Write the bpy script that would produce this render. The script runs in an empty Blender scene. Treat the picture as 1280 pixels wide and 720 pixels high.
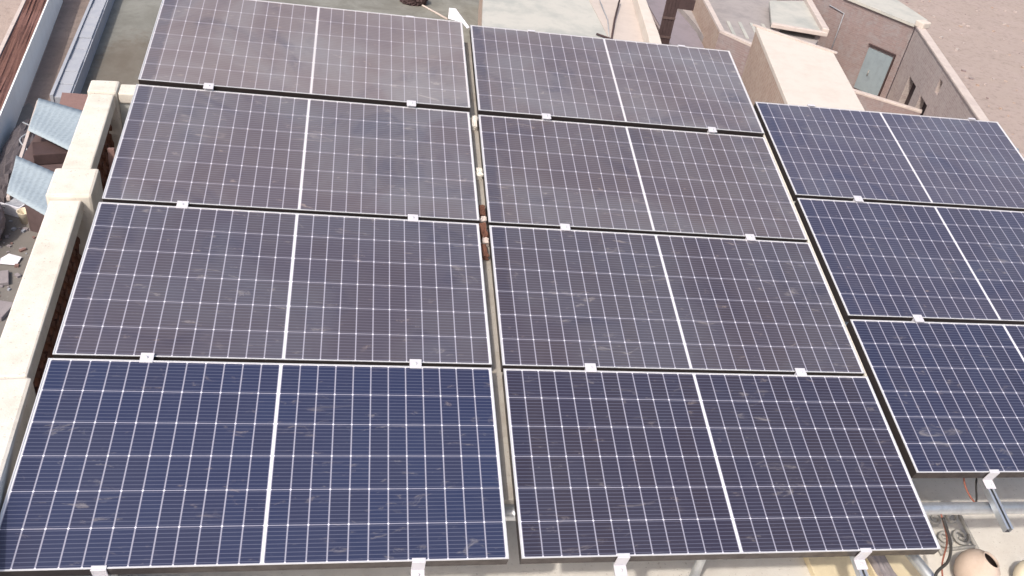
import bpy, bmesh, math, random
from mathutils import Vector, Matrix
random.seed(7)
S = bpy.context.scene
COL = S.collection
R = math.radians

# ---------------------------------------------------------------- camera
cd = bpy.data.cameras.new('camera'); cam = bpy.data.objects.new('camera', cd); COL.objects.link(cam)
cd.sensor_width = 36; cd.lens = 1099.166/1280*36
cd.shift_x = -32.01/1280; cd.shift_y = 9.83/1280
cd.clip_start = 0.05; cd.clip_end = 2000
RX = (0.97892694, -0.13771135, 0.15079015); RY = (0.03792237, -0.60296961, -0.79686231); RZ = (0.20065886, 0.78578829, -0.58504084)
CP = Vector((-0.792268, -2.576332, 4.347132))
cam.matrix_world = Matrix(((RX[0], -RY[0], -RZ[0], CP[0]), (RX[1], -RY[1], -RZ[1], CP[1]), (RX[2], -RY[2], -RZ[2], CP[2]), (0, 0, 0, 1)))
S.camera = cam

# ---------------------------------------------------------------- sky, sun, exposure
SUN_EL, SUN_ROT = 50.0, -140.0
w = bpy.data.worlds.new('World'); S.world = w; w.use_nodes = True
wn = w.node_tree.nodes
sk = wn.new('ShaderNodeTexSky'); sk.sky_type = 'NISHITA'; sk.sun_disc = False
sk.sun_elevation = R(SUN_EL); sk.sun_rotation = R(SUN_ROT)
sk.air_density = 1.0; sk.dust_density = 6.0; sk.ozone_density = 1.0; sk.altitude = 200
w.node_tree.links.new(sk.outputs[0], wn['Background'].inputs[0]); wn['Background'].inputs[1].default_value = 0.15
ld = bpy.data.lights.new('sun', 'SUN'); ld.energy = 2.3; ld.angle = R(1.5); ld.color = (1.0, 0.93, 0.84)
sun = bpy.data.objects.new('sun', ld); COL.objects.link(sun)
sd = Vector((math.sin(R(SUN_ROT))*math.cos(R(SUN_EL)), math.cos(R(SUN_ROT))*math.cos(R(SUN_EL)), math.sin(R(SUN_EL))))
sun.rotation_euler = sd.to_track_quat('Z', 'Y').to_euler(); sun.location = sd*60
S.view_settings.view_transform = 'Standard'; S.view_settings.look = 'None'
S.view_settings.exposure = 0.36; S.view_settings.gamma = 1; S.view_settings.use_curve_mapping = False
S.render.engine = 'CYCLES'
S.cycles.max_bounces = 8

# ---------------------------------------------------------------- node helpers
class NT:
    def __init__(s, name):
        s.m = bpy.data.materials.new(name); s.m.use_nodes = True
        s.n = s.m.node_tree.nodes; s.l = s.m.node_tree.links; s.b = s.n['Principled BSDF']
    def put(s, sock, v):
        if hasattr(v, 'is_output'): s.l.new(v, sock)
        elif isinstance(v, tuple) and len(v) == 3 and sock.type == 'RGBA': sock.default_value = (*v, 1)
        else: sock.default_value = v
    def m_(s, op, a, b=0.0, c=0.0):
        q = s.n.new('ShaderNodeMath'); q.operation = op
        for i, v in enumerate((a, b, c)): s.put(q.inputs[i], v)
        return q.outputs[0]
    def step(s, v, a, b, x=0.0, y=1.0):
        q = s.n.new('ShaderNodeMapRange'); q.interpolation_type = 'SMOOTHSTEP'
        for i, t in enumerate((v, a, b, x, y)): s.put(q.inputs[i], t)
        return q.outputs[0]
    def mix(s, f, a, b):
        q = s.n.new('ShaderNodeMix'); q.data_type = 'RGBA'
        s.put(q.inputs[0], f); s.put(q.inputs[6], a); s.put(q.inputs[7], b); return q.outputs[2]
    def coord(s, kind='Object'): return s.n.new('ShaderNodeTexCoord').outputs[kind]
    def wpos(s): return s.n.new('ShaderNodeNewGeometry').outputs['Position']
    def vmul(s, v, sc, off=(0, 0, 0), rot=(0, 0, 0)):
        q = s.n.new('ShaderNodeMapping'); s.put(q.inputs[0], v); q.inputs['Scale'].default_value = sc
        q.inputs['Location'].default_value = off; q.inputs['Rotation'].default_value = rot; return q.outputs[0]
    def vadd(s, a, b):
        q = s.n.new('ShaderNodeVectorMath'); q.operation = 'ADD'; s.put(q.inputs[0], a); s.put(q.inputs[1], b); return q.outputs[0]
    def noise(s, v, scale, detail=4, rough=0.6, dist=0.0):
        q = s.n.new('ShaderNodeTexNoise'); s.put(q.inputs['Vector'], v); q.inputs['Scale'].default_value = scale
        q.inputs['Detail'].default_value = detail; q.inputs['Roughness'].default_value = rough; q.inputs['Distortion'].default_value = dist
        return q.outputs[0]
    def bump(s, h, strength=0.3, dist=0.01):
        q = s.n.new('ShaderNodeBump'); s.put(q.inputs['Height'], h); q.inputs['Strength'].default_value = strength
        q.inputs['Distance'].default_value = dist; s.l.new(q.outputs[0], s.b.inputs['Normal'])
    def set(s, **k):
        for a, v in k.items(): s.put(s.b.inputs[a.replace('_', ' ')], v)
        return s.m

def plaster(name, base, stain, spots=None, scale=1.0, amount=0.55, rough=0.9, bump=0.25):
    t = NT(name); p = t.wpos()
    a = t.noise(p, 1.3*scale, 6, 0.62, 0.4); b = t.noise(p, 9*scale, 6, 0.7); c = t.noise(t.vmul(p, (1, 1, .25)), 3.5*scale, 5, 0.65)
    f = t.step(t.m_('ADD', t.m_('MULTIPLY', a, .6), t.m_('MULTIPLY', c, .4)), .42, .66)
    col = t.mix(t.m_('MULTIPLY', f, amount), base, stain)
    col = t.mix(t.m_('MULTIPLY', t.step(b, .5, .75), .35), col, stain)
    if spots:
        d = t.noise(p, 26*scale, 3, 0.6); col = t.mix(t.m_('MULTIPLY', t.step(d, .62, .72), .7), col, spots)
    t.bump(t.noise(p, 40*scale, 5, .7), bump, 0.01)
    return t.set(Base_Color=col, Roughness=rough, Specular_IOR_Level=0.2)

def brick(name, c1, c2, mortar, bw=0.24, bh=0.08, wear=0.35, pale=(.42, .38, .35)):
    t = NT(name); p = t.wpos()
    sx = t.n.new('ShaderNodeSeparateXYZ'); t.put(sx.inputs[0], p)
    cx = t.n.new('ShaderNodeCombineXYZ')
    t.put(cx.inputs[0], t.m_('ADD', t.m_('MULTIPLY', sx.outputs[0], .83), t.m_('MULTIPLY', sx.outputs[1], .77)))
    t.put(cx.inputs[1], sx.outputs[2])
    q = t.n.new('ShaderNodeTexBrick'); t.put(q.inputs['Vector'], cx.outputs[0])
    for k, v in (('Color1', c1), ('Color2', c2), ('Mortar', mortar)): q.inputs[k].default_value = (*v, 1)
    q.inputs['Scale'].default_value = 1; q.inputs['Brick Width'].default_value = bw; q.inputs['Row Height'].default_value = bh
    q.inputs['Mortar Size'].default_value = 0.012; q.inputs['Bias'].default_value = -0.1
    a = t.noise(p, 1.1, 8, .72, .6); b = t.noise(p, 4.5, 6, .75)
    col = t.mix(t.m_('MULTIPLY', t.step(a, .45, .68), wear), q.outputs[0], pale)
    col = t.mix(t.m_('MULTIPLY', t.step(b, .52, .72), .5), col, (c1[0]*.6, c1[1]*.55, c1[2]*.55))
    col = t.mix(t.m_('MULTIPLY', t.step(b, .28, .44, 1, 0), .55), col, (pale[0]*1.2, pale[1]*1.15, pale[2]*1.12))
    t.bump(t.m_('ADD', q.outputs[1], t.m_('MULTIPLY', b, -.6)), .5, .02)
    return t.set(Base_Color=col, Roughness=.95, Specular_IOR_Level=.15)

def dirt(name, a, b, c, scale=1.0):
    t = NT(name); p = t.wpos()
    n1 = t.noise(p, .22*scale, 8, .65, .6); n2 = t.noise(p, 1.7*scale, 7, .7); n3 = t.noise(p, 7*scale, 5, .75)
    col = t.mix(t.step(n1, .38, .66), a, b)
    col = t.mix(t.m_('MULTIPLY', t.step(n2, .48, .7), .6), col, c)
    col = t.mix(t.m_('MULTIPLY', t.step(n3, .6, .78), .55), col, tuple(x*.5 for x in a))
    col = t.mix(t.m_('MULTIPLY', t.step(n3, .22, .4, 1, 0), .4), col, tuple(min(1, x*1.6) for x in b))
    t.bump(t.m_('ADD', n2, t.m_('MULTIPLY', n3, .4)), .5, .08)
    return t.set(Base_Color=col, Roughness=.97, Specular_IOR_Level=.1)

def metal(name, col, rough=.4, metallic=1.0, streak=.15):
    t = NT(name); p = t.wpos(); n = t.noise(p, 14, 5, .65)
    c = t.mix(t.m_('MULTIPLY', t.step(n, .4, .7), streak), col, tuple(x*.45 for x in col))
    return t.set(Base_Color=c, Roughness=t.step(n, .3, .8, rough*.8, rough*1.3), Metallic=metallic)

# ---------------------------------------------------------------- solar cell material
PW, PH = 2.278, 1.12995
def cell_material():
    t = NT('solar_cells'); o = t.coord('Object')
    sx = t.n.new('ShaderNodeSeparateXYZ'); t.put(sx.inputs[0], o); x, y = sx.outputs[0], sx.outputs[1]
    px, py = 0.0932, 0.1857
    xx = t.m_('DIVIDE', t.m_('SUBTRACT', t.m_('ABSOLUTE', x), .0070), px); yy = t.m_('DIVIDE', t.m_('SUBTRACT', y, .0080), py)
    fx, fy = t.m_('FRACT', xx), t.m_('FRACT', yy)
    dx = t.m_('MULTIPLY', t.m_('SUBTRACT', .5, t.m_('ABSOLUTE', t.m_('SUBTRACT', fx, .5))), px)
    dy = t.m_('MULTIPLY', t.m_('SUBTRACT', .5, t.m_('ABSOLUTE', t.m_('SUBTRACT', fy, .5))), py)
    vline = t.step(dx, .0014, .0048, 1, 0); hline = t.step(dy, .0010, .0032, 1, 0)
    dia = t.step(t.m_('ADD', dx, dy), .0055, .0075, 1, 0)
    g = .5; inside = t.m_('MULTIPLY', t.m_('MULTIPLY', t.m_('GREATER_THAN', xx, 0.0), t.m_('LESS_THAN', xx, 12.0)), t.m_('MULTIPLY', t.m_('GREATER_THAN', yy, 0.0), t.m_('LESS_THAN', yy, 6.0)))
    outside = t.m_('SUBTRACT', 1.0, inside)
    fb = t.m_('FRACT', t.m_('ADD', t.m_('MULTIPLY', fy, 9.0), 0.0)); bus = t.step(t.m_('MULTIPLY', t.m_('ABSOLUTE', t.m_('SUBTRACT', fb, .5)), py/9), .0008, .0022, 1, 0)
    # per cell tone
    ci = t.n.new('ShaderNodeCombineXYZ'); t.put(ci.inputs[0], t.m_('FLOOR', t.m_('ADD', t.m_('MULTIPLY', xx, t.m_('SIGN', x)), 40.0))); t.put(ci.inputs[1], t.m_('FLOOR', yy))
    oi = t.n.new('ShaderNodeObjectInfo'); t.put(ci.inputs[2], t.m_('MULTIPLY', oi.outputs['Random'], 57.0))
    wnz = t.n.new('ShaderNodeTexWhiteNoise'); wnz.noise_dimensions = '3D'; t.put(wnz.inputs['Vector'], ci.outputs[0]); cr = wnz.outputs[0]
    bl = t.n.new('ShaderNodeAttribute'); bl.attribute_type = 'OBJECT'; bl.attribute_name = 'blue'
    blue = t.m_('ADD', bl.outputs['Fac'], t.m_('MULTIPLY', t.m_('SUBTRACT', cr, .5), .22))
    cell = t.mix(blue, (0.017, 0.011, 0.021), (0.007, 0.017, 0.063))
    cell = t.mix(t.m_('MULTIPLY', bus, .6), cell, (.13, .14, .21))
    lines = t.mix(dia, (.28, .28, .355), (.68, .68, .78))
    col = t.mix(t.m_('MAXIMUM', t.m_('MAXIMUM', vline, hline), dia), cell, lines)
    col = t.mix(outside, col, (.66, .66, .69))
    # dust film and wipe marks, different on every panel
    rv = t.n.new('ShaderNodeCombineXYZ'); t.put(rv.inputs[0], t.m_('MULTIPLY', oi.outputs['Random'], 91.0)); t.put(rv.inputs[1], t.m_('MULTIPLY', oi.outputs['Random'], 37.0))
    p = t.vadd(o, rv.outputs[0])
    n1 = t.noise(p, 1.1, 5, .6, .7); n2 = t.noise(t.vmul(p, (2.2, 7, 1), rot=(0, 0, .6)), 1.6, 6, .68, 1.2)
    n3 = t.noise(p, 9, 5, .7); n4 = t.noise(t.vmul(p, (3, 9, 1), rot=(0, 0, -.35)), 2.2, 5, .62, .8)
    at = t.n.new('ShaderNodeAttribute'); at.attribute_type = 'OBJECT'; at.attribute_name = 'dust'; dust = at.outputs['Fac']
    film = t.m_('MULTIPLY', dust, t.m_('ADD', .72, t.m_('MULTIPLY', t.step(n1, .3, .7), .5)))
    mark = t.m_('MULTIPLY', t.m_('MULTIPLY', t.step(n2, .58, .72), t.step(n1, .42, .58)), .30)
    mark2 = t.m_('MULTIPLY', t.m_('MULTIPLY', t.step(n4, .60, .70), t.step(n3, .45, .65)), .30)
    reflect_patch = t.m_('MULTIPLY', t.step(t.noise(p, 1.5, 5, .6, 1.2), .52, .74), .42)  # uneven film, also standing in for patchy blue reflections
    film = t.m_('MULTIPLY', film, t.m_('SUBTRACT', 1.0, reflect_patch))
    rinse = t.m_('MULTIPLY', t.step(t.m_('ADD', x, t.m_('MULTIPLY', t.m_('SUBTRACT', n3, .5), .08)), -1.06, -1.03, 1, 0), t.step(n1, .3, .55, .08, .42))
    film = t.m_('MULTIPLY', film, t.m_('SUBTRACT', 1.0, rinse))
    film = t.m_('ADD', film, t.m_('ADD', mark, mark2))
    # thin dust seen along the glass covers more of it than dust seen straight on
    dcol = t.mix(t.step(n1, .35, .65), (.43, .345, .30), (.37, .345, .335))
    col = t.mix(film, col, dcol)
    b = t.b
    t.set(Base_Color=col, Roughness=.55, Specular_IOR_Level=.25, Coat_Weight=1.0, Coat_Roughness=t.step(n1, .3, .7, .10, .22), Coat_IOR=1.36,
          Sheen_Weight=t.m_('MULTIPLY', dust, .5), Sheen_Roughness=.45, Sheen_Tint=(1.0, .93, .86, 1))
    return t.m

# ---------------------------------------------------------------- materials
M = {}
M['cells'] = cell_material()
M['frame_lip'] = metal('anodised_aluminium_lip', (.64, .64, .65), .38, .35, .1)
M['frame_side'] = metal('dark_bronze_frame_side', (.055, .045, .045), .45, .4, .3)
M['alu'] = metal('galvanised_steel', (.62, .65, .68), .42, .75, .35)
M['alu_dull'] = metal('weathered_zinc', (.50, .51, .52), .5, .5, .4)
M['clamp'] = metal('white_coated_clamp', (.57, .56, .60), .45, .05, .12)
M['bolt'] = metal('steel_bolt', (.72, .72, .74), .45, .3, .2)
M['slot'] = metal('channel_inside', (.06, .06, .07), .6, .3, .2)
M['cream'] = plaster('cream_limewash', (.69, .65, .585), (.50, .46, .395), (.30, .27, .23), 2.2, .6)
M['grey_render'] = plaster('grey_shade_toned_render', (.44, .45, .43), (.33, .34, .32), None, 1.4, .6)
M['roof_floor'] = plaster('lime_screed_floor', (.66, .63, .58), (.52, .48, .43), (.36, .32, .28), 1.8, .55)
M['beam'] = plaster('dusty_painted_steel', (.36, .34, .31), (.25, .22, .19), (.20, .16, .13), 3, .6)
M['lattice'] = plaster('terracotta_lattice', (.15, .07, .048), (.09, .042, .03), (.40, .28, .22), 5, .6)
M['yard'] = plaster('grey_cement_yard', (.205, .205, .185), (.155, .15, .135), None, .3, .8)
def yard():
    t = NT('grey_cement_yard'); p = t.wpos(); sx = t.n.new('ShaderNodeSeparateXYZ'); t.put(sx.inputs[0], p)
    n = t.noise(p, .5, 7, .65, .8); n2 = t.noise(p, 3, 6, .7)
    base = t.mix(t.step(n, .35, .65), (.235, .235, .212), (.175, .172, .152)); base = t.mix(t.m_('MULTIPLY', t.step(n2, .5, .75), .4), base, (.12, .115, .1))
    dx = t.m_('DIVIDE', t.m_('ADD', sx.outputs[0], 10.6), 1.5); dy = t.m_('DIVIDE', t.m_('SUBTRACT', sx.outputs[1], 34.0), 4.0)
    d = t.m_('ADD', t.m_('ADD', t.m_('MULTIPLY', dx, dx), t.m_('MULTIPLY', dy, dy)), t.m_('MULTIPLY', t.m_('SUBTRACT', n2, .5), 2.2))
    col = t.mix(t.m_('MULTIPLY', t.step(d, .1, 1.3, 1, 0), .6), base, (.115, .088, .065))
    t.bump(n2, .3, .03)
    return t.set(Base_Color=col, Roughness=.92, Specular_IOR_Level=.15)
M['yard'] = yard()
M['ground'] = dirt('dry_brick_earth', (.36, .295, .262), (.38, .31, .28), (.215, .172, .16), 1.9)
M['lane'] = dirt('brown_lane_earth', (.22, .175, .155), (.27, .22, .195), (.17, .14, .12), 1.6)
M['white_plaster'] = plaster('blue_white_plaster', (.86, .88, .86), (.72, .74, .72), None, .7, .5)
M['red_brick'] = dirt('red_brick_rubble', (.16, .085, .07), (.21, .115, .10), (.10, .05, .045), 2.5)
M['tan_brick'] = brick('tan_clay_brick', (.42, .31, .25), (.36, .26, .21), (.44, .36, .31), .26, .09, .5, (.48, .40, .34))
M['dull_brick'] = brick('dull_shade_toned_brick', (.285, .215, .205), (.25, .19, .185), (.285, .235, .23), .26, .09, .8, (.29, .265, .265))  # dull brick tone; on the front parapet it also holds shade
M['pale_brick'] = brick('pale_sun_toned_brick', (.44, .37, .35), (.36, .29, .28), (.45, .40, .37), .26, .09, .5, (.48, .43, .41))  # lightened so the side wall looks better lit than the door wall
M['pale_coping'] = plaster('pale_mud_coping', (.54, .47, .43), (.42, .355, .33), None, 1.2, .6)
M['box_roof'] = plaster('cream_flat_roof', (.60, .545, .49), (.50, .44, .385), None, .8, .5)
M['pink_roof'] = plaster('pink_lime_roof', (.50, .44, .40), (.42, .37, .34), None, .6, .6)
M['green_roof'] = plaster('grey_green_roof', (.47, .46, .42), (.34, .35, .33), None, .35, .9)
M['grey_roof'] = plaster('streaked_grey_roof', (.34, .31, .30), (.25, .23, .23), None, .6, .8)
M['tin'] = metal('blue_grey_tin', (.32, .38, .42), .65, .0, .35)
M['block'] = plaster('grey_block', (.36, .375, .41), (.30, .32, .37), None, 1.4, .8)
M['wood_dark'] = plaster('dark_timber', (.075, .05, .05), (.05, .035, .035), None, 3, .6)
M['wood_mid'] = plaster('brown_timber', (.12, .085, .08), (.08, .055, .05), None, 3, .6)
M['dusky'] = plaster('dark_opening_fill', (.12, .085, .085), (.085, .06, .06), None, 2, .6)
M['lilac'] = plaster('lilac_grey_render', (.255, .225, .25), (.20, .18, .195), None, 1, .6)
M['strip'] = plaster('pale_dusty_strip', (.60, .57, .50), (.42, .39, .33), None, 5, .6)
M['wood_pale'] = plaster('pale_planks', (.74, .64, .44), (.62, .52, .36), None, 3, .5)
M['door'] = plaster('grey_blue_door', (.25, .30, .325), (.20, .235, .26), None, 2, .6)
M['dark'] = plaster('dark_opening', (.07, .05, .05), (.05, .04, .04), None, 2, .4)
M['iron'] = plaster('cast_iron_scroll', (.36, .35, .33), (.14, .13, .12), (.45, .44, .42), 6, .6)
M['clay'] = plaster('pale_clay', (.54, .44, .37), (.42, .33, .27), None, 3, .6)
M['clay_cream'] = plaster('cream_clay', (.78, .70, .55), (.66, .58, .45), None, 3, .5)
M['clay_red'] = plaster('pink_brick', (.24, .15, .135), (.18, .11, .10), None, 5, .5)
M['rubber'] = metal('black_cable', (.03, .028, .028), .6, 0, .2)
M['redwire'] = metal('red_cable', (.26, .085, .055), .5, 0, .2)
M['plastic'] = metal('white_plastic', (.80, .80, .86), .5, 0, .15)
M['sack'] = plaster('grey_sack', (.30, .27, .28), (.22, .2, .21), None, 4, .5)
M['glass_dark'] = metal('dusty_dark_tarp', (.10, .085, .09), .8, 0, .3)

# ---------------------------------------------------------------- mesh helpers
class MB:
    def __init__(s): s.bm = bmesh.new()
    def face(s, vs, mi=0, smooth=False):
        f = s.bm.faces.new([s.bm.verts.new(v) for v in vs]); f.material_index = mi; f.smooth = smooth; return f
    def prism(s, poly, z0, z1, mi=0, top=None, skip=()):
        """poly: xy (or xyz base) list; z0/z1 numbers"""
        a = sum(poly[i][0]*poly[(i+1) % len(poly)][1]-poly[(i+1) % len(poly)][0]*poly[i][1] for i in range(len(poly)))
        if a < 0: poly = poly[::-1]
        lo = [s.bm.verts.new((p[0], p[1], z0)) for p in poly]; hi = [s.bm.verts.new((p[0], p[1], z1)) for p in poly]
        n = len(poly)
        f = s.bm.faces.new(hi); f.material_index = mi if top is None else top
        f = s.bm.faces.new(lo[::-1]); f.material_index = mi
        for i in range(n):
            f = s.bm.faces.new((lo[i], lo[(i+1) % n], hi[(i+1) % n], hi[i])); f.material_index = mi
        return s
    def box(s, c, d, rz=0, mi=0, mat=None):
        m = mat if mat is not None else Matrix.Translation(c) @ Matrix.Rotation(rz, 4, 'Z')
        r = bmesh.ops.create_cube(s.bm, size=1, matrix=m @ Matrix.Diagonal((d[0], d[1], d[2], 1)))
        for v in r['verts']:
            for f in v.link_faces: f.material_index = mi
        return s
    def bar(s, a, b, wd, ht, mi=0, up=Vector((0, 0, 1))):
        a, b = Vector(a), Vector(b); d = b-a; L = d.length; x = d.normalized(); y = up.cross(x).normalized(); z = x.cross(y)
        m = Matrix.Translation((a+b)/2) @ Matrix((x, y, z)).transposed().to_4x4()
        return s.box(None, (L, wd, ht), mat=m, mi=mi)
    def tube(s, pts, r, n=10, mi=0, cap=True):
        pts = [Vector(p) for p in pts]; rings = []; prev = None
        for i, p in enumerate(pts):
            d = (pts[min(i+1, len(pts)-1)]-pts[max(i-1, 0)]).normalized()
            u = (prev if prev is not None else (Vector((0, 0, 1)) if abs(d.z) < .9 else Vector((1, 0, 0))))
            a = (u - d*u.dot(d)).normalized(); b = d.cross(a); prev = a
            rr = r[i] if isinstance(r, (list, tuple)) else r
            rings.append([s.bm.verts.new(p + a*math.cos(2*math.pi*k/n)*rr + b*math.sin(2*math.pi*k/n)*rr) for k in range(n)])
        for i in range(len(rings)-1):
            for k in range(n):
                f = s.bm.faces.new((rings[i][k], rings[i][(k+1) % n], rings[i+1][(k+1) % n], rings[i+1][k])); f.smooth = True; f.material_index = mi
        if cap:
            for q in (rings[0][::-1], rings[-1]):
                f = s.bm.faces.new(q); f.material_index = mi
        return s
    def lathe(s, prof, n=28, m=Matrix(), mi=0):
        rings = [[s.bm.verts.new(m @ Vector((r*math.cos(2*math.pi*k/n), r*math.sin(2*math.pi*k/n), z))) for k in range(n)] for r, z in prof]
        for i in range(len(rings)-1):
            for k in range(n):
                f = s.bm.faces.new((rings[i][k], rings[i][(k+1) % n], rings[i+1][(k+1) % n], rings[i+1][k])); f.smooth = True; f.material_index = mi
        return s
    def build(s, name, mats, parent=None, loc=None, bevel=0, rough=0.0, cuts=0):
        if cuts:
            bmesh.ops.subdivide_edges(s.bm, edges=s.bm.edges[:], cuts=cuts, use_grid_fill=True)
        if rough:
            bmesh.ops.remove_doubles(s.bm, verts=s.bm.verts[:], dist=1e-4)
            for v in s.bm.verts: v.co += Vector((random.uniform(-1, 1), random.uniform(-1, 1), random.uniform(-1, 1)))*rough
        bmesh.ops.recalc_face_normals(s.bm, faces=s.bm.faces[:])
        me = bpy.data.meshes.new(name); s.bm.to_mesh(me); s.bm.free()
        for m in (mats if isinstance(mats, (list, tuple)) else [mats]): me.materials.append(m)
        o = bpy.data.objects.new(name, me); COL.objects.link(o)
        if parent is not None: o.parent = parent
        if loc is not None: o.location = loc
        if bevel:
            b = o.modifiers.new('bevel', 'BEVEL'); b.width = bevel; b.segments = 2; b.limit_method = 'ANGLE'
        return o

def tag(o, label, cat, group=None):
    o['label'] = label; o['category'] = cat
    if group: o['group'] = group
    return o
def thing(name, label, cat, loc=(0, 0, 0), group=None, rz=0.0):
    o = bpy.data.objects.new(name, None); COL.objects.link(o); o.location = loc; o.rotation_euler = (0, 0, rz); o.empty_display_size = .2
    return tag(o, label, cat, group)
def struct(o, kind='structure'): o['kind'] = kind; return o

GZ = -11.883     # street level, three storeys below the roof we look across

# ================================================================= ground
b = MB(); b.face([(-900, -900, GZ), (900, -900, GZ), (900, 900, GZ), (-900, 900, GZ)]); struct(b.build('ground', M['ground']))
b = MB(); b.face([(-13.0, 42, GZ+.004), (-11.95, 31.0, GZ+.004), (-10.9, 24.6, GZ+.004), (-8.5, 4, GZ+.004), (-2, 2, GZ+.004), (2, 8, GZ+.004), (12, 30, GZ+.004), (12, 75, GZ+.004), (-17.5, 75, GZ+.004)])
struct(b.build('paved_yard', M['yard']))
b = MB(); b.face([(-16.2, 48, GZ+.008), (-14.05, 36.8, GZ+.008), (-13.0, 29.3, GZ+.008), (-11.2, 26.6, GZ+.008), (-11.9, 31, GZ+.008), (-13.2, 43, GZ+.008), (-14, 50, GZ+.008)])
struct(b.build('lane', M['lane']))
b = MB(); b.face([(-13, 30, GZ+.010), (-15, 20, GZ+.010), (-9, 6, GZ+.010), (-6.5, 10, GZ+.010), (-9.6, 24, GZ+.010), (-11, 27, GZ+.010)])
struct(b.build('street', plaster('shaded_street_dust', (.20, .185, .17), (.15, .14, .13), (.3, .29, .28), .5, .8)))  # street tone darkened, with shade put into the colour
# ================================================================= our house (roof we look across), turned 5.7 deg
TH = R(5.7)
house = thing('house', 'cream rooftop with pierced parapet under the solar panels', 'house', (0, 0, 0), rz=TH)
A0, A1, B0, B1 = -2.50, 5.0, -7.0, 4.86
b = MB(); b.box(((A0+A1)/2, (B0+B1)/2, -.12), (A1-A0-.02, B1-B0-.02, .24)); b.build('roof_slab', M['roof_floor'], house)
b = MB(); b.box(((A0+A1)/2, (B0+B1)/2, (GZ-.241)/2), (A1-A0-.12, B1-B0-.12, -GZ-.241)); b.build('outer_wall', M['grey_render'], house)
ZT = 1.0
def rail(a0, a1, b0, b1, z0, z1, name='parapet_rail', m='cream', bev=.012):
    q = MB(); q.box(((a0+a1)/2, (b0+b1)/2, (z0+z1)/2), (a1-a0, b1-b0, z1-z0)); return q.build(name, M[m], house, bevel=bev)
# left parapet: near corner pillar, rail, middle pillar, rail, far corner block
AI, AO = -2.31, -2.50
rail(AO-.03, -2.285, -.9, 1.30, 0, ZT, 'parapet_pillar', bev=.02)
rail(AO, AI, 1.303, 3.03, ZT-.11, ZT); rail(AO+.01, AI-.01, 1.303, 3.03, 0, .14, 'parapet_base', 'grey_render')
rail(AO-.025, -2.245, 3.033, 3.40, 0, ZT+.035, 'parapet_pillar', bev=.02)
rail(AO, AI, 3.403, 4.66, ZT-.11, ZT); rail(AO+.01, AI-.01, 3.403, 4.66, 0, .14, 'parapet_base', 'grey_render')
rail(AO-.01, -2.29, 4.663, 4.88, 0, ZT+.02, 'parapet_pillar', bev=.02)
# far parapet running right under the panels: coping, solid band, lattice below
rail(-2.287, 4.3, 4.675, 4.86, ZT-.09, ZT); rail(-2.287, 4.3, 4.69, 4.85, .66, ZT-.092, 'parapet_band', 'grey_render', .004)  # band greyed to put the inner face's shade into its colour
rail(-2.287, 4.3, 4.69, 4.85, 0, .14, 'parapet_base', 'grey_render')
rail(-2.309, -2.287, 3.43, 4.68, ZT-.35, ZT-.113, 'parapet_band', 'grey_render', .003) if False else None
def lattice(p0, p1, z0, z1, step=.15, th=.035, depth=.07):
    """terracotta screen of crossing bars between two plan points"""
    q = MB(); p0, p1 = Vector((*p0, 0)), Vector((*p1, 0)); d = (p1-p0); L = d.length; x = d.normalized(); nrm = Vector((-x.y, x.x, 0)); H = z1-z0
    def pt(s_, z_): return p0 + x*s_ + Vector((0, 0, z_))
    k = -H
    while k < L:
        for sgn in (1, -1):
            s0, s1, za, zb = k, k+H, z0, z1
            if s0 < 0: za = z0+(0-s0); s0 = 0
            if s1 > L: zb = z1-(s1-L); s1 = L
            if s1-s0 > .03:
                if sgn < 0: za, zb = z0+z1-za, z0+z1-zb
                q.bar(pt(s0, za)+nrm*.006*sgn, pt(s1, zb)+nrm*.006*sgn, depth, th, up=nrm.cross(x)*-1 if False else Vector((0, 0, 1)))
        k += step
    # little rosettes at the crossings
    s_ = step/2; row = 0
    n = int(L/step)
    for i in range(n):
        for j in range(int(H/step)):
            q.box(pt((i+.5)*step, z0+(j+.5)*step), (.05, depth+.03, .05), rz=math.atan2(x.y, x.x))
    return q.build('lattice_screen', M['lattice'], house)
lattice((-2.405, 1.31), (-2.405, 3.03), .14, ZT-.11); lattice((-2.405, 3.41), (-2.405, 4.66), .14, ZT-.11)
lattice((-2.28, 4.77), (2.2, 4.77), .14, .66)

# ================================================================= solar panels
TI = R(12); ZP = .85; ct, st = math.cos(TI), math.sin(TI)
def W3(u, v, w_): return Vector((u, v*ct-w_*st, ZP+v*st+w_*ct))
DV = (0, .0028, .0073, .0049); DW = (0, -.0133, -.0184, .0018); GR = .03164; G12 = .06174
def ppt(c, r, u, v):
    """panel-field point for column c, row r, local u 0..PW, v 0..PH"""
    v = v + r*(PH+GR) + DV[r]; w_ = DW[r]
    if c == 0:
        u = u-PW-G12/2; w_ += -.00995*u; v += .0069*u; w_ += .00447*v
    elif c == 1: u = u+G12/2
    else:
        uu = u; u = u+PW+G12/2+.04585; v += .45576; w_ = .01142+.00536*uu-.00514*v
    return W3(u, v, w_)
def panel_matrix(c, r):
    a = ppt(c, r, 0, 0); x = (ppt(c, r, PW, 0)-a).normalized(); y = (ppt(c, r, 0, PH)-a); y = (y-x*y.dot(x)).normalized(); z = x.cross(y)
    m = Matrix((x, y, z)).transposed().to_4x4(); m.translation = ppt(c, r, PW/2, 0); return m
FD = .068; LIP = .006
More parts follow.
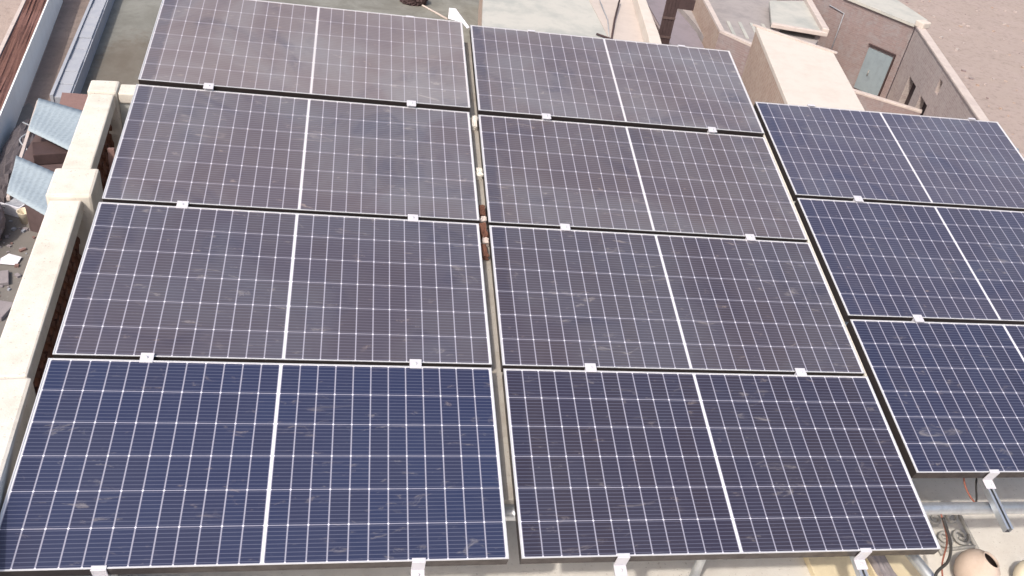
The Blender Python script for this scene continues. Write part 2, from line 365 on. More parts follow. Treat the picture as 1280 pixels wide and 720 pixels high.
def frame_mesh():
    q = MB(); h = PW/2
    for (x0, x1, y0, y1) in ((-h, h, 0, LIP), (-h, h, PH-LIP, PH), (-h, -h+LIP, LIP, PH-LIP), (h-LIP, h, LIP, PH-LIP)):
        q.box(((x0+x1)/2, (y0+y1)/2, -.002), (x1-x0, y1-y0, .004), mi=0)
    e = .0012; s_ = .002
    for (x0, x1, y0, y1) in ((-h+e, h-e, e, e+s_), (-h+e, h-e, PH-e-s_, PH-e), (-h+e, -h+e+s_, e+s_, PH-e-s_), (h-e-s_, h-e, e+s_, PH-e-s_)):
        q.box(((x0+x1)/2, (y0+y1)/2, (-FD-.004)/2), (x1-x0, y1-y0, FD-.004), mi=1)
    return q
DUST = {(0, 0): .03, (0, 1): .15, (0, 2): .26, (0, 3): .42, (1, 0): .045, (1, 1): .13, (1, 2): .23, (1, 3): .31, (2, 0): .045, (2, 1): .10, (2, 2): .18}
BLUE = {(0, 0): .82, (0, 1): .45, (0, 2): .5, (0, 3): .5, (1, 0): .3, (1, 1): .3, (1, 2): .35, (1, 3): .5, (2, 0): .62, (2, 1): .7, (2, 2): .9}
PLAB = {
 (0, 0): 'bluest solar panel, lowest of the four on the left beside the cream corner pillar',
 (0, 1): 'dusty brown solar panel of the left stack, second up from its lowest one',
 (0, 2): 'dusty solar panel of the left stack beside the middle parapet pillar, second from the top',
 (0, 3): 'palest and dustiest solar panel, topmost of the left stack above the grey yard',
 (1, 0): 'dark solar panel at the foot of the middle stack, beside the clay pot',
 (1, 1): 'brownish solar panel of the middle stack, directly above its lowest one',
 (1, 2): 'dusty solar panel of the middle stack, second one from its top',
 (1, 3): 'hazy grey solar panel topping the middle stack',
 (2, 0): 'deep navy solar panel, lowest of the three on the right above the steel pipe',
 (2, 1): 'slate blue solar panel, middle one of the three on the right',
 (2, 2): 'pale blue solar panel, highest of the three on the right below the cream flat roof'}
proto = None
for c in range(3):
    for r in range(4 if c < 2 else 3):
        if proto is None:
            root = thing('solar_panel', PLAB[(c, r)], 'solar panel', group='solar panels tilted on the roof')
            fr = frame_mesh().build('frame', [M['frame_lip'], M['frame_side']], root)
            q = MB(); q.box((0, PH/2, -.0055), (PW-2*LIP+.004, PH-2*LIP+.004, .004)); ce = q.build('cell_sheet', M['cells'], root)
            q = MB(); q.box((0, PH-.12, -.020), (.12, .08, .024)); jb = q.build('junction_box', M['rubber'], root)
            proto = (root, fr, ce, jb)
        else:
            root = proto[0].copy(); COL.objects.link(root); root['label'] = PLAB[(c, r)]
            kids = []
            for k in proto[1:]:
                kk = k.copy(); COL.objects.link(kk); kk.parent = root; kids.append(kk)
            fr, ce, jb = kids
        root.matrix_world = panel_matrix(c, r); ce['dust'] = DUST[(c, r)]; ce['blue'] = BLUE[(c, r)]

# ================================================================= rack: rails with clamps, purlins, posts
rack = thing('mounting_rack', 'galvanised steel rack of rails and pipes carrying the panels', 'mounting rack', (0, 0, 0))
def field_w(c, r, u):   # height of the panel top over the base plane at field u
    if c == 0: return DW[r]-.00995*u+.00447*(r*1.16)
    if c == 1: return DW[r]
    return .01142+.00536*(u-2.355)-.00514*(r*1.16)
def basis(u, v, w_):
    m = Matrix(((1, 0, 0), (0, ct, -st), (0, st, ct))).to_4x4(); m.translation = W3(u, v, w_); return m
def mid_clamp(rl, u, v, wtop, wrail):
    q = MB(); m = basis(u, v, wtop)
    q.box(None, (.066, .062, .005), mat=m @ Matrix.Translation((0, 0, .0035)))
    q.box(None, (.058, .020, wtop-wrail), mat=m @ Matrix.Translation((0, 0, -(wtop-wrail)/2)))
    o = q.build('mid_clamp', M['clamp'], rl, bevel=.0015)
    q = MB(); q.lathe([(0.0001, .0115), (.007, .0115), (.007, .0056), (0.0001, .0056)], 6, m); q.build('bolt', M['bolt'], o)
def end_clamp(rl, u, v, wtop, wrail, sgn):
    q = MB(); m = basis(u, v, wtop); h = wtop-wrail
    q.box(None, (.064, .016, .004), mat=m @ Matrix.Translation((0, -sgn*.0050, .0035)))
    q.box(None, (.064, .007, h+.0015), mat=m @ Matrix.Translation((0, sgn*.0065, -h/2+.0030)))
    q.box(None, (.064, .055, .005), mat=m @ Matrix.Translation((0, sgn*.0375, -h+.0030)))
    o = q.build('end_clamp', M['clamp'], rl, bevel=.0015)
    if sgn > 0: return
    q = MB(); q.lathe([(0.0001, .009), (.007, .009), (.007, .0), (0.0001, .0)], 6, m @ Matrix.Translation((0, sgn*.038, -h+.0058))); q.build('bolt', M['bolt'], o)
RA, RB, RC = -2.2, 0, 0
for c, us, v0 in ((0, (-1.852, -.462), 0.0), (1, (.543, 1.865), 0.0), (2, (2.853, 4.37), .45576)):
    nr = 4 if c < 2 else 3
    for u in us:
        wr = min(field_w(c, r, u) for r in range(nr))-FD-.003
        va, vb = v0-.315, v0+nr*(PH+GR)+.03
        q = MB()
        # open channel: two walls, base, two lips, dark inside
        def rb(x0, x1, z0, z1, mi): q.box(None, (x1-x0, vb-va, z1-z0), mat=basis(u, (va+vb)/2, wr) @ Matrix.Translation(((x0+x1)/2, 0, (z0+z1)/2)), mi=mi)
        rb(-.0215, -.0185, -.042, 0, 0); rb(.0185, .0215, -.042, 0, 0); rb(-.0185, .0185, -.042, -.039, 1)
        rb(-.0185, -.007, -.003, 0, 0); rb(.007, .0185, -.003, 0, 0)
        rl = q.build('rail', [M['alu'], M['slot']], rack)
        for r in range(nr-1):
            w2 = max(field_w(c, r, u), field_w(c, r+1, u))
            mid_clamp(rl, u, v0+(r+1)*(PH+GR)-GR/2+(DV[r]+DV[r+1])/2+(.0069*u if c == 0 else 0), w2, wr)
        end_clamp(rl, u, v0+(.0069*u if c == 0 else 0), field_w(c, 0, u), wr, -1)
        end_clamp(rl, u, v0+nr*PH+(nr-1)*GR+DV[nr-1]+(.0069*u if c == 0 else 0), field_w(c, nr-1, u), wr, 1)
for v, r_ in ((.325, .036), (2.05, .034), (3.75, .034)):
    q = MB(); a = W3(-2.1, v, -.175); e = W3(4.85, v, -.175); q.tube([a, e], r_, 20); q.build('purlin', M['alu'], rack)
for x, v in ((-1.95, .325), (1.2, .325), (4.6, .325), (-1.6, 2.05), (1.2, 2.05), (4.6, 2.05), (-1.6, 3.75), (1.2, 3.75), (4.6, 3.75)):
    t_ = W3(x, v, -.175); q = MB(); q.tube([(t_.x, t_.y, .012), (t_.x, t_.y, t_.z-.036)], .028, 16); q.build('post', M['alu'], rack)
    q = MB(); q.box((t_.x, t_.y, .006), (.16, .16, .012)); q.build('base_plate', M['alu_dull'], rack)
# sloping beam that shows in the slot between the two stacks
q = MB(); q.bar(W3(0.0, .36, -.115), W3(0.0, 4.5, -.115), .10, .05); q.build('sloping_beam', M['beam'], rack)
q = MB(); q.bar(W3(2.3215, .02, -.05), W3(2.3215, 4.62, -.05), .018, .04); q.build('edge_strip', M['strip'], rack)

# ================================================================= things on the roof
# clay pots lying on the floor
def pot(name, label, loc, s, tilt, rz, mat):
    o = thing(name, label, 'clay pot', loc, 'clay pots on the roof')
    m = Matrix.Rotation(rz, 4, 'Z') @ Matrix.Rotation(tilt, 4, 'Y')
    prof = [(.001, -.95), (.4, -.88), (.72, -.64), (.93, -.28), (1.0, .08), (.93, .42), (.74, .70), (.56, .84), (.46, .90), (.45, .94), (.44, .97), (.39, .97), (.38, .92), (.40, .86)]
    q = MB(); q.lathe([(r*s, z*s) for r, z in prof], 36, m); q.build('body', mat, o)
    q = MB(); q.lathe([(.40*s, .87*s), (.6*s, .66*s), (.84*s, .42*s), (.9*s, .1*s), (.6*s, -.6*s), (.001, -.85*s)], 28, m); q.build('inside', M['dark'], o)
    return o
pot('clay_pot', 'pinkish clay pot lying on its side with its dark mouth showing', (3.10, .36, .13), .135, R(20), R(-12), M['clay'])
pot('clay_pot', 'cream clay pot at the lower right edge beside the pinkish one', (3.50, .31, .10), .12, R(5), R(40), M['clay_cream'])
# planks leaning under the front edge
def plank(label, p, qn, wd, th, cat='plank'):
    k = MB(); k.bar(p, qn, wd, th, up=Vector((0, 0, 1))); o = k.build('plank', M['wood_pale'], bevel=.004, cuts=0); tag(o, label, cat, 'planks under the panel edge'); return o
plank('pale plank flat on the floor, left one of the pair beside the front clamp', (2.20, -.4, .03), (2.22, 1.1, .03), .34, .05)
plank('pale plank flat on the floor, right one beside the black wire bundle', (2.60, -.4, .032), (2.62, 1.0, .032), .34, .055)
# iron scroll grille standing on the floor
def scroll(cx, cz, r, turns, start, sgn):
    n = int(26*turns); return [(cx + sgn*r*(1-.8*i/n)*math.cos(start+turns*2*math.pi*i/n), cz + r*(1-.8*i/n)*math.sin(start+turns*2*math.pi*i/n)) for i in range(n+1)]
gr = thing('scroll_grille', 'cast iron grille with scroll pattern beside the middle stack corner', 'grille', (3.17, .58, .02))
q = MB()
for x in (-.14, .14): q.tube([(x, 0, 0), (x, 0, .33)], .014, 8)
for z in (.03, .32): q.tube([(-.14, 0, z), (.14, 0, z)], .012, 8)
q.build('grille_frame', M['iron'], gr)
q = MB()
for (cx, cz, st_, sg) in ((-.065, .25, 0, 1), (.065, .25, 0, -1), (-.065, .11, math.pi, 1), (.065, .11, math.pi, -1)):
    q.tube([(x, 0, z) for x, z in scroll(cx, cz, .064, 1.4, st_, sg)], .013, 7)
q.build('scroll_work', M['iron'], gr)
gr.rotation_euler = (R(-76), 0, R(6))
# cables
def cable(label, pts, r, mat, group=None):
    P = [Vector(p) for p in pts]; out = []
    for i in range(len(P)-1):
        p0, p1, p2, p3 = P[max(i-1, 0)], P[i], P[i+1], P[min(i+2, len(P)-1)]
        for k in range(8):
            t = k/8; out.append(.5*((2*p1)+(-p0+p2)*t+(2*p0-5*p1+4*p2-p3)*t*t+(-p0+3*p1-3*p2+p3)*t**3))
    out.append(P[-1]); q = MB(); q.tube(out, r, 8); o = q.build('cable', mat); tag(o, label, 'cable', group); return o
cable('red cable hanging under the lowest right panel down to the pipe', [(2.80, .60, .86), (2.79, .52, .78), (2.80, .43, .745), (2.83, .36, .74)], .005, M['redwire'], 'cables under the panels')
cable('black cable hanging beside the red one above the pipe', [(2.90, .60, .86), (2.87, .52, .78), (2.83, .42, .745), (2.78, .37, .75), (2.73, .36, .755)], .006, M['rubber'], 'cables under the panels')
cable('thick black cable loop hanging at the corner of the middle stack', [(2.50, .26, .78), (2.56, .18, .66), (2.60, .16, .52), (2.57, .15, .40), (2.59, .05, .34), (2.64, -.05, .2), (2.66, -.2, .012)], .009, M['rubber'], 'cables under the panels')
cable('red cable dropping behind the black loop to the floor', [(2.52, .3, .76), (2.60, .24, .6), (2.63, .2, .42), (2.68, .12, .25), (2.72, 0, .012), (2.7, -.3, .012)], .005, M['redwire'], 'cables under the panels')
q = MB(); q.tube([(2.46, .72, .33), (2.62, .16, .30), (2.86, -.5, .04)], .034, 14); tag(q.build('steel_pipe', M['alu']), 'grey steel pipe leaning out below the middle stack corner', 'pipe')
q = MB(); q.box((2.50, .50, .05), (.10, .5, .10), rz=.1); tag(q.build('wire_bundle', M['sack'], cuts=6, rough=.006), 'grey wire mesh bundle on the floor beside the pale plank', 'wire bundle')
# broken terracotta pieces resting on the sloping beam, seen through the slot between the stacks
for i, (v, L_, mk, lab) in enumerate(((2.10, .13, 'lattice', 'rusty brown brick piece in the slot between the stacks, lowest of three'), (2.28, .16, 'lattice', 'rusty brown brick piece in the slot between the stacks, middle of three'), (2.47, .11, 'lattice', 'rusty brown brick piece in the slot between the stacks, highest of three'),
                                     (2.19, .05, 'pale_coping', 'pale plaster lump in the slot, between the two lower brick pieces'), (2.385, .05, 'pale_coping', 'pale plaster lump in the slot, between the two upper brick pieces'), (2.86, .10, 'cream', 'long cream plaster lump in the slot above the rusty pieces'), (3.42, .16, 'cream', 'largest cream plaster lump high in the slot between the stacks'))):
    q = MB(); q.box((0, 0, 0), (.04, L_*.8, .045)); q_ = W3(random.uniform(-.008, .008), v, -.066); o = q.build('brick_piece' if mk == 'lattice' else 'plaster_lump', M[mk], cuts=3, rough=.006); o.location = q_; o.rotation_euler = (TI, 0, random.uniform(-.12, .12))
    tag(o, lab, 'brick' if mk == 'lattice' else 'plaster lump', 'debris in the slot between the panels')
q = MB(); q.box((0, 0, 0), (.05, .035, .26)); o = q.build('brick', M['clay_red'], loc=(-2.62, 3.62, .80), bevel=.006); o.rotation_euler = (R(-12), 0, TH); tag(o, 'pink clay slab leaning against the brown lattice beside the middle pillar', 'brick')
# white tag on the far corner of the left stack
q = MB(); m = W3(-.06, 4.63, .01)
q.face([m+Vector(v) for v in ((-.09, .02, .012), (.02, -.01, .004), (.04, .02, .012), (-.03, .09, .075), (-.085, .08, .08))])
q.face([m+Vector(v) for v in ((.02, -.01, .004), (.055, -.13, .0), (.075, -.11, .004), (.04, .02, .012))])
o = q.build('plastic_strip', M['plastic']); sm = o.modifiers.new('solid', 'SOLIDIFY'); sm.thickness = .003
tag(o, 'white plastic strip stuck on the top corner of the left stack', 'plastic strip')

# ================================================================= left neighbourhood
# white plastered wall with thick red brick top
wl = thing('boundary_wall', 'blue-white plastered wall with a red brick top along the lane', 'wall', (-13, 30, GZ))
L1, L2 = Vector((-14.60, 40.5)), Vector((-11.0, 14.6))
def off(p, d): n = (L2-L1).normalized(); n = Vector((-n.y, n.x)); return p+n*d
def wpoly(d0, d1): return [(q.x+13, q.y-30) for q in (off(L1, d0), off(L2, d0), off(L2, d1), off(L1, d1))]
side = 1 if off(L1, 1).x > L1.x else -1
q = MB(); q.prism(wpoly(0, -side*.05), 0, -10.693-GZ); q.build('plaster_face', M['white_plaster'], wl)
q = MB(); q.prism(wpoly(-side*.053, -side*.82), 0, -10.72-GZ); q.build('brick_core', M['red_brick'], wl, cuts=14, rough=.035)
q = MB(); q.prism(wpoly(-side*.823, -side*.95), 0, -10.66-GZ); q.build('outer_render', M['pale_coping'], wl)
# low block wall between lane and yard
bw = thing('block_wall', 'low grey block wall between brown lane and cement yard', 'wall', (-12, 30, GZ))
P1, P2 = Vector((-13.15, 44.0)), Vector((-11.62, 29.3)); d = (P2-P1).normalized(); nn = Vector((-d.y, d.x)); nn = nn if nn.x > 0 else -nn
def bpoly(a, e, s0, s1): return [(v.x+12, v.y-30) for v in (P1+d*s0+nn*a, P1+d*s1+nn*a, P1+d*s1+nn*e, P1+d*s0+nn*e)]
Lb = (P2-P1).length; nb = 13
for i in range(nb):
    s0, s1 = Lb*i/nb, Lb*(i+1)/nb-.03
    q = MB(); q.prism(bpoly(-.25, .25, s0, s1), 0, .66+random.uniform(-.02, .02)); q.build('wall_block', M['block'], bw, bevel=.02)
q = MB(); q.prism(bpoly(-.36, -.253, 0, Lb), 0, .74); q.prism(bpoly(.253, .30, 0, Lb), 0, .60); q.build('edge_strip', M['block'], bw)
# tin sheds
def tin_sheet(name, corners, parent, mat, ribs=16, amp=.004, ext=1.5):
    """corrugated sheet between p0-p1 (near edge) and p3-p2 (far edge)"""
    p = [Vector(c_) for c_ in corners]; q = MB(); n = ribs*6; top, bot = [], []
    rows = []
    for j in range(9):
        t = j/8; row = []
        for i in range(n+1):
            s_ = i/n; v = (p[0]*(1-s_)+p[1]*s_)*(1-t)+(p[3]*(1-s_)+p[2]*s_)*t
            v = v+Vector((0, 0, amp*math.sin(2*math.pi*ribs*s_)+.02*math.sin(7*t+3*s_)))
            row.append(q.bm.verts.new(v))
        rows.append(row)
    for j in range(8):
        for i in range(n):
            f = q.bm.faces.new((rows[j][i], rows[j][i+1], rows[j+1][i+1], rows[j+1][i])); f.smooth = True
    o = q.build(name, mat, parent); sm = o.modifiers.new('solid', 'SOLIDIFY'); sm.thickness = .012; return o
sh = thing('tin_shed', 'shed roofed with two blue-grey tin sheets and an open middle', 'shed', (-9.5, 21.5, GZ))
def rel(*p): return tuple((a-9.5*-1, bb-21.5, z-GZ) for a, bb, z in p)
tin_sheet('tin_sheet', rel((-10.46, 22.74, -9.16), (-8.3, 21.0, -9.10), (-7.4, 23.25, -9.10), (-10.78, 24.88, -9.16)), sh, M['tin'])
tin_sheet('tin_sheet', rel((-9.97, 19.25, -9.20), (-7.7, 17.3, -9.14), (-7.2, 19.1, -9.14), (-10.31, 21.19, -9.16)), sh, M['tin'])
q = MB()
for a, e in (((-10.80, 24.9, -9.28), (-9.9, 19.1, -9.28)), ((-7.5, 23.3, -9.28), (-7.1, 17.2, -9.28))): q.bar(Vector(rel(a)[0]), Vector(rel(e)[0]), .08, .10)
q.build('beam', M['pale_coping'], sh)
for (x, y) in ((-10.70, 24.6), (-7.45, 23.0), (-7.2, 17.6)):
    q = MB(); q.tube([rel((x, y, GZ))[0], rel((x, y, -9.33))[0]], .06, 10); q.build('post', M['wood_dark'], sh)
q = MB(); q.prism([(x+9.5, y-21.5) for x, y in ((-10.6, 24.3), (-7.6, 22.5), (-7.4, 20.2), (-10.5, 21.5))], 0, -9.72-GZ); q.build('opening_fill', M['dusky'], sh)  # dark block added so the shed opening looks dark, not sunlit
for i, (x, y, s_, lab) in enumerate(((-9.9, 21.8, .9, ''), )):
    q = MB(); q.box((0, 0, .175), (1.0, .8, .35)); o = q.build('trunk_box', M['wood_dark'], loc=(-9.7, 22.2, -9.716), bevel=.03); o.rotation_euler = (0, 0, .3); tag(o, 'dark brown box lying in the open middle of the tin shed', 'box')  # box coloured dark too, to keep the opening dark
# small brick store behind the shed
st_ = thing('brick_store', 'small pinkish brick store at the near end of the block wall', 'store', (-10.6, 28.0, GZ))
q = MB(); q.prism([(-.75, .9), (.95, .9), (1.2, -1.6), (-.3, -1.6)], 0, .9); q.build('wall', M['dull_brick'], st_); q = MB(); q.prism([(-.85, 1.0), (1.05, 1.0), (1.3, -1.7), (-.4, -1.7)], .9, 1.0); q.build('roof', M['clay_red'], st_)
# dark tarpaulin heap along the wall foot
q = MB(); bmesh.ops.create_icosphere(q.bm, subdivisions=4, radius=1, matrix=Matrix.Translation((0, 0, .25)) @ Matrix.Diagonal((.55, 2.9, .55, 1)))
for v in q.bm.verts: v.co.z = max(v.co.z, 0)
o = q.build('tarpaulin', M['glass_dark'], loc=(-11.85, 25.2, GZ), rough=.05); o.rotation_euler = (0, 0, .14); tag(o, 'dark crumpled tarpaulin heaped between white wall and tin shed', 'tarpaulin')
cable('pale wire curling over the dark tarpaulin', [(-12.0, 26.5, GZ+1.0), (-11.5, 25.9, GZ+1.1), (-11.7, 25.2, GZ+1.05), (-11.3, 24.6, GZ+.9), (-11.6, 24.0, GZ+.6)], .025, M['alu_dull'])
# litter in the street
q = MB(); q.face([(-.2, -.15, .02), (.25, -.2, .03), (.28, .18, .05), (-.05, .22, .12), (-.25, .1, .03)]); o = q.build('paper_sheet', M['plastic'], loc=(-10.57, 19.85, GZ+.02)); sm = o.modifiers.new('solid', 'SOLIDIFY'); sm.thickness = .01; tag(o, 'crumpled white paper sheet lying in the grey street', 'paper')
cr = thing('crate', 'white plastic crate standing near the lower tin sheet', 'crate', (-11.2, 22.55, GZ), rz=-.4)
q = MB()
for (c_, d_) in (((0, 0, .03), (.8, .55, .04)), ((-.39, 0, .2), (.04, .55, .36)), ((.39, 0, .2), (.04, .55, .36)), ((0, -.26, .2), (.74, .04, .36)), ((0, .26, .2), (.74, .04, .36))): q.box(c_, d_)
q.build('body', M['plastic'], cr)
q = MB(); q.box((0, 0, .30), (.7, .45, .1)); q.build('contents', M['block'], cr, cuts=4, rough=.02)
q = MB(); q.lathe([(.001, 0), (.16, 0), (.2, .36), (.21, .38), (.18, .37), (.15, .03), (.001, .03)], 20); o = q.build('bucket', M['clay_cream'], loc=(-10.75, 22.0, GZ+.012)); tag(o, 'cream bucket in the street beside the white crate', 'bucket')
q = MB(); bmesh.ops.create_icosphere(q.bm, subdivisions=4, radius=1, matrix=Matrix.Translation((0, 0, .5)) @ Matrix.Diagonal((.5, 1.0, .62, 1)))
for v in q.bm.verts: v.co.z = max(v.co.z, 0)
o = q.build('sack', M['sack'], loc=(-11.55, 21.2, GZ), rough=.03); o.rotation_euler = (0, 0, .2); tag(o, 'bulging purple grey sack at the street edge left of the bucket', 'sack')
for i, (x, y, sx_, sy_, rz, lab) in enumerate(((-10.75, 18.9, .9, .6, .3, 'blue grey slab in the street, the farther of two'), (-10.35, 17.6, 1.0, .7, -.2, 'blue grey slab in the street, the nearer of two'))):
    q = MB(); q.box((0, 0, .06), (sx_, sy_, .12)); o = q.build('stone_slab', M['sack'], loc=(x, y, GZ+.012), bevel=.02); o.rotation_euler = (0, 0, rz); tag(o, lab, 'slab', 'slabs in the street')  # darker sack tone puts shade into the slab colour
random.seed(11)
q = MB()
for i in range(260):
    x, y = random.uniform(-12, -8.6), random.uniform(13.5, 23.5); s_ = random.uniform(.03, .11)
    q.box((x, y, GZ+.012+s_*.3), (s_*random.uniform(.7, 2), s_, s_*.6), rz=random.uniform(0, 3), mi=random.choice((0, 0, 1, 2)))
struct(q.build('rubble', [M['sack'], M['clay_red'], M['block']]), 'stuff')

q = MB()
for i in range(420):
    x, y = random.uniform(22, 48), random.uniform(22, 60)
    if x < 27.5 and y > 20: x += 5
    s_ = random.uniform(.05, .16)
    q.box((x, y, GZ+s_*.25), (s_*random.uniform(.8, 2), s_, s_*.6), rz=random.uniform(0, 3), mi=random.choice((0, 0, 1, 2)))
struct(q.build('stones', [M['pale_brick'], M['dull_brick'], M['tan_brick']]), 'stuff')

# ================================================================= middle background: flat roofed house
ZR = -7.463
h2 = thing('flat_roof_house', 'house with pale grey flat roof and white parapet behind the panels', 'house', (7, 33, GZ))
def r2(p): return [(x-7, y-33) for x, y in p]
q = MB(); q.prism(r2([(3.0, 24), (3.72, 31.5), (5.2, 46), (11.6, 46), (11.1, 36.2), (9.9, 24)]), 0, ZR-.45-GZ); q.build('wall', M['tan_brick'], h2)
q = MB(); q.prism(r2([(2.9, 23.9), (3.62, 31.5), (5.1, 46.1), (8.9, 46.1), (8.75, 30.9), (8.5, 23.9)]), ZR-.447-GZ, ZR-.25-GZ); q.build('roof', M['green_roof'], h2)
q = MB(); q.prism(r2([(8.503, 23.9), (8.753, 30.9), (8.903, 46.1), (11.7, 46.1), (11.2, 36.2), (10.0, 23.9)]), ZR-.447-GZ, ZR-.22-GZ); q.build('terrace', M['pink_roof'], h2)
q = MB(); q.prism(r2([(10.13, 30.58), (10.83, 35.71), (11.9, 45.9), (12.33, 45.9), (11.24, 35.83), (10.64, 30.7), (9.6, 24), (9.1, 24)]), ZR-.23-GZ, ZR+.30-GZ); q.build('parapet', M['box_roof'], h2, bevel=.03)
rd = thing('rod_frame', 'thin dark bent rods propped on the pink roof edge', 'rods', (8.8, 31, ZR-.22))
q = MB(); q.tube([(-.53, .39, .04), (.0, -.05, .04)], .045, 8); q.build('rod', M['wood_dark'], rd)
q = MB(); q.tube([(.0, -.05, .04), (.6, 2.2, .10), (1.3, 4.5, .2)], .04, 8); q.build('rod', M['wood_dark'], rd)
q = MB(); q.tube([(-.06, .15, .04), (.3, 2.2, .06), (.4, 4.5, .1)], .02, 8); q.build('rod', M['alu_dull'], rd)
# brown heap and pole in the yard
q = MB(); bmesh.ops.create_icosphere(q.bm, subdivisions=4, radius=1, matrix=Matrix.Translation((0, 0, .3)) @ Matrix.Diagonal((.75, .55, .5, 1)))
for v in q.bm.verts: v.co.z = max(v.co.z, 0)
tag(q.build('brush_heap', M['wood_dark'], loc=(1.55, 45.3, GZ+.01), rough=.07), 'dark brown heap of brush in the grey yard beyond the panels', 'heap')
q = MB(); q.tube([(.9, 46.5, GZ+.06), (3.3, 43.2, GZ+.05)], .05, 8); tag(q.build('pole', M['pale_coping']), 'pale pole lying in the grey yard beside the brown heap', 'pole')

# ================================================================= right background
# dark timber gate with beam
tg = thing('timber_gate', 'tall dark timber gate leaf with a beam above the panels', 'gate', (11.3, 32, GZ))
q = MB()
for i in range(4): q.box((-.19+i*.135, 0, 2.95), (.128, .07, 5.9))
q.build('gate_leaf', M['wood_dark'], tg, bevel=.008)
q = MB(); q.box((.50, .02, 5.62), (.90, .12, .42), rz=-.1); q.build('beam', M['wood_dark'], tg)
for z in (3.4, 4.2, 5.0):
    q = MB(); q.box((0, -.05, z), (.56, .03, .09)); q.build('batten', M['wood_mid'], tg)
# tan house with parapet
h3 = thing('brick_house', 'tan brick house with low parapet and streaked grey roof', 'house', (16, 36, GZ))
def r3(p): return [(x-16, y-36) for x, y in p]
q = MB(); q.prism(r3([(13.0, 46), (12.4, 33.4), (12.9, 31.0), (16.3, 29.0), (20.6, 36.2), (20.6, 46)]), 0, -8.9-GZ); q.build('wall', M['dull_brick'], h3)
q = MB(); q.prism(r3([(13.0, 44), (12.5, 33.5), (13.0, 31.2), (14.9, 30.2), (13.95, 32.8), (14.4, 36.8), (15.1, 42.5)]), -8.897-GZ, -8.85-GZ); q.build('terrace', M['lilac'], h3)
q = MB(); q.prism(r3([(14.0, 46), (14.35, 36.8), (14.2, 33.0), (15.0, 31.8), (16.2, 30.0), (20.5, 36.3), (20.5, 46)]), -8.897-GZ, -8.6-GZ); q.build('roof', M['grey_roof'], h3)
q = MB(); q.prism(r3([(15.2, 42.5), (14.49, 36.84), (14.0, 32.84), (14.22, 32.90), (14.72, 36.8), (15.45, 42.5)]), -9.9-GZ, ZR-.10-GZ); q.build('parapet', M['tan_brick'], h3)
q = MB(); q.prism(r3([(15.2, 42.5), (14.49, 36.84), (14.0, 32.84), (14.22, 32.90), (14.72, 36.8), (15.45, 42.5)]), ZR-.097-GZ, ZR-GZ); q.build('coping', M['pale_coping'], h3)
q = MB(); q.prism(r3([(14.0, 32.835), (14.86, 31.6), (15.9, 30.1), (16.1, 30.25), (15.05, 31.75), (14.22, 32.895)]), -9.9-GZ, ZR-.10-GZ); q.build('parapet', M['dull_brick'], h3)  # front run darker than the side run: shade put into its colour
q = MB(); q.prism(r3([(14.0, 32.835), (14.86, 31.6), (15.9, 30.1), (16.1, 30.25), (15.05, 31.75), (14.22, 32.895)]), ZR-.097-GZ, ZR-GZ); q.build('coping', M['pale_coping'], h3)
q = MB()
for i in range(6):
    a = Vector((15.3+.62*i, 35.4+.05*i)); q.bar((a.x-16, a.y-36, -8.585-GZ), (a.x-16+.35, a.y-36+2.2, -8.585-GZ), .16, .03)
q.build('roof_rib', M['green_roof'], h3)
# worn canopy slab
cn = thing('canopy', 'worn pale grey canopy slab with a raised rim above a dark gap', 'canopy', (19.6, 38.5, -8.6))
def rc(p): return [(x-19.6, y-38.5) for x, y in p]
cp = [(19.32, 40.34), (21.52, 41.03), (20.5, 36.3), (18.12, 36.81)]
q = MB(); q.prism(rc(cp), .28, .42); q.build('slab', M['green_roof'], cn)
q = MB(); q.prism(rc([(20.5, 36.3), (21.52, 41.03), (21.85, 41.0), (20.8, 36.15)]), .28, .62); q.prism(rc([(18.12, 36.81), (20.5, 36.3), (20.75, 36.05), (18.0, 36.55)]), .28, .48); q.build('rim', M['pale_coping'], cn, bevel=.03)
for x, y in ((18.5, 36.9), (20.5, 36.6), (21.3, 40.6), (19.5, 40.0)):
    q = MB(); q.box((x-19.6, y-38.5, .14), (.25, .25, .28)); q.build('pier', M['dull_brick'], cn)
# stair block with cream roof
sb = thing('stair_block', 'tan brick stair block with a large cream flat roof', 'building', (14, 25, GZ))
bx = [(13.51, 28.40), (15.82, 26.39), (14.79, 21.76), (13.73, 17.0), (11.15, 17.0)]
def rs(p): return [(x-14, y-25) for x, y in p]
def grow(p, g):
    cx, cy = sum(x for x, y in p)/len(p), sum(y for x, y in p)/len(p); return [(cx+(x-cx)*(1+g), cy+(y-cy)*(1+g)) for x, y in p]
q = MB(); q.prism(rs(grow(bx, -.01)), 0, -5.86-GZ); q.build('wall', M['tan_brick'], sb)
q = MB(); q.prism(rs(bx), -5.857-GZ, -5.69-GZ); q.build('roof', M['box_roof'], sb, bevel=.02)
q = MB()
for a, e in (((13.51, 28.4), (15.82, 26.39)),):
    q.bar((a[0]-14-.1, a[1]-25+.08, -5.66-GZ), (e[0]-14+.1, e[1]-25-.08, -5.66-GZ), .12, .05)
q.build('roof_edge', M['pale_coping'], sb)
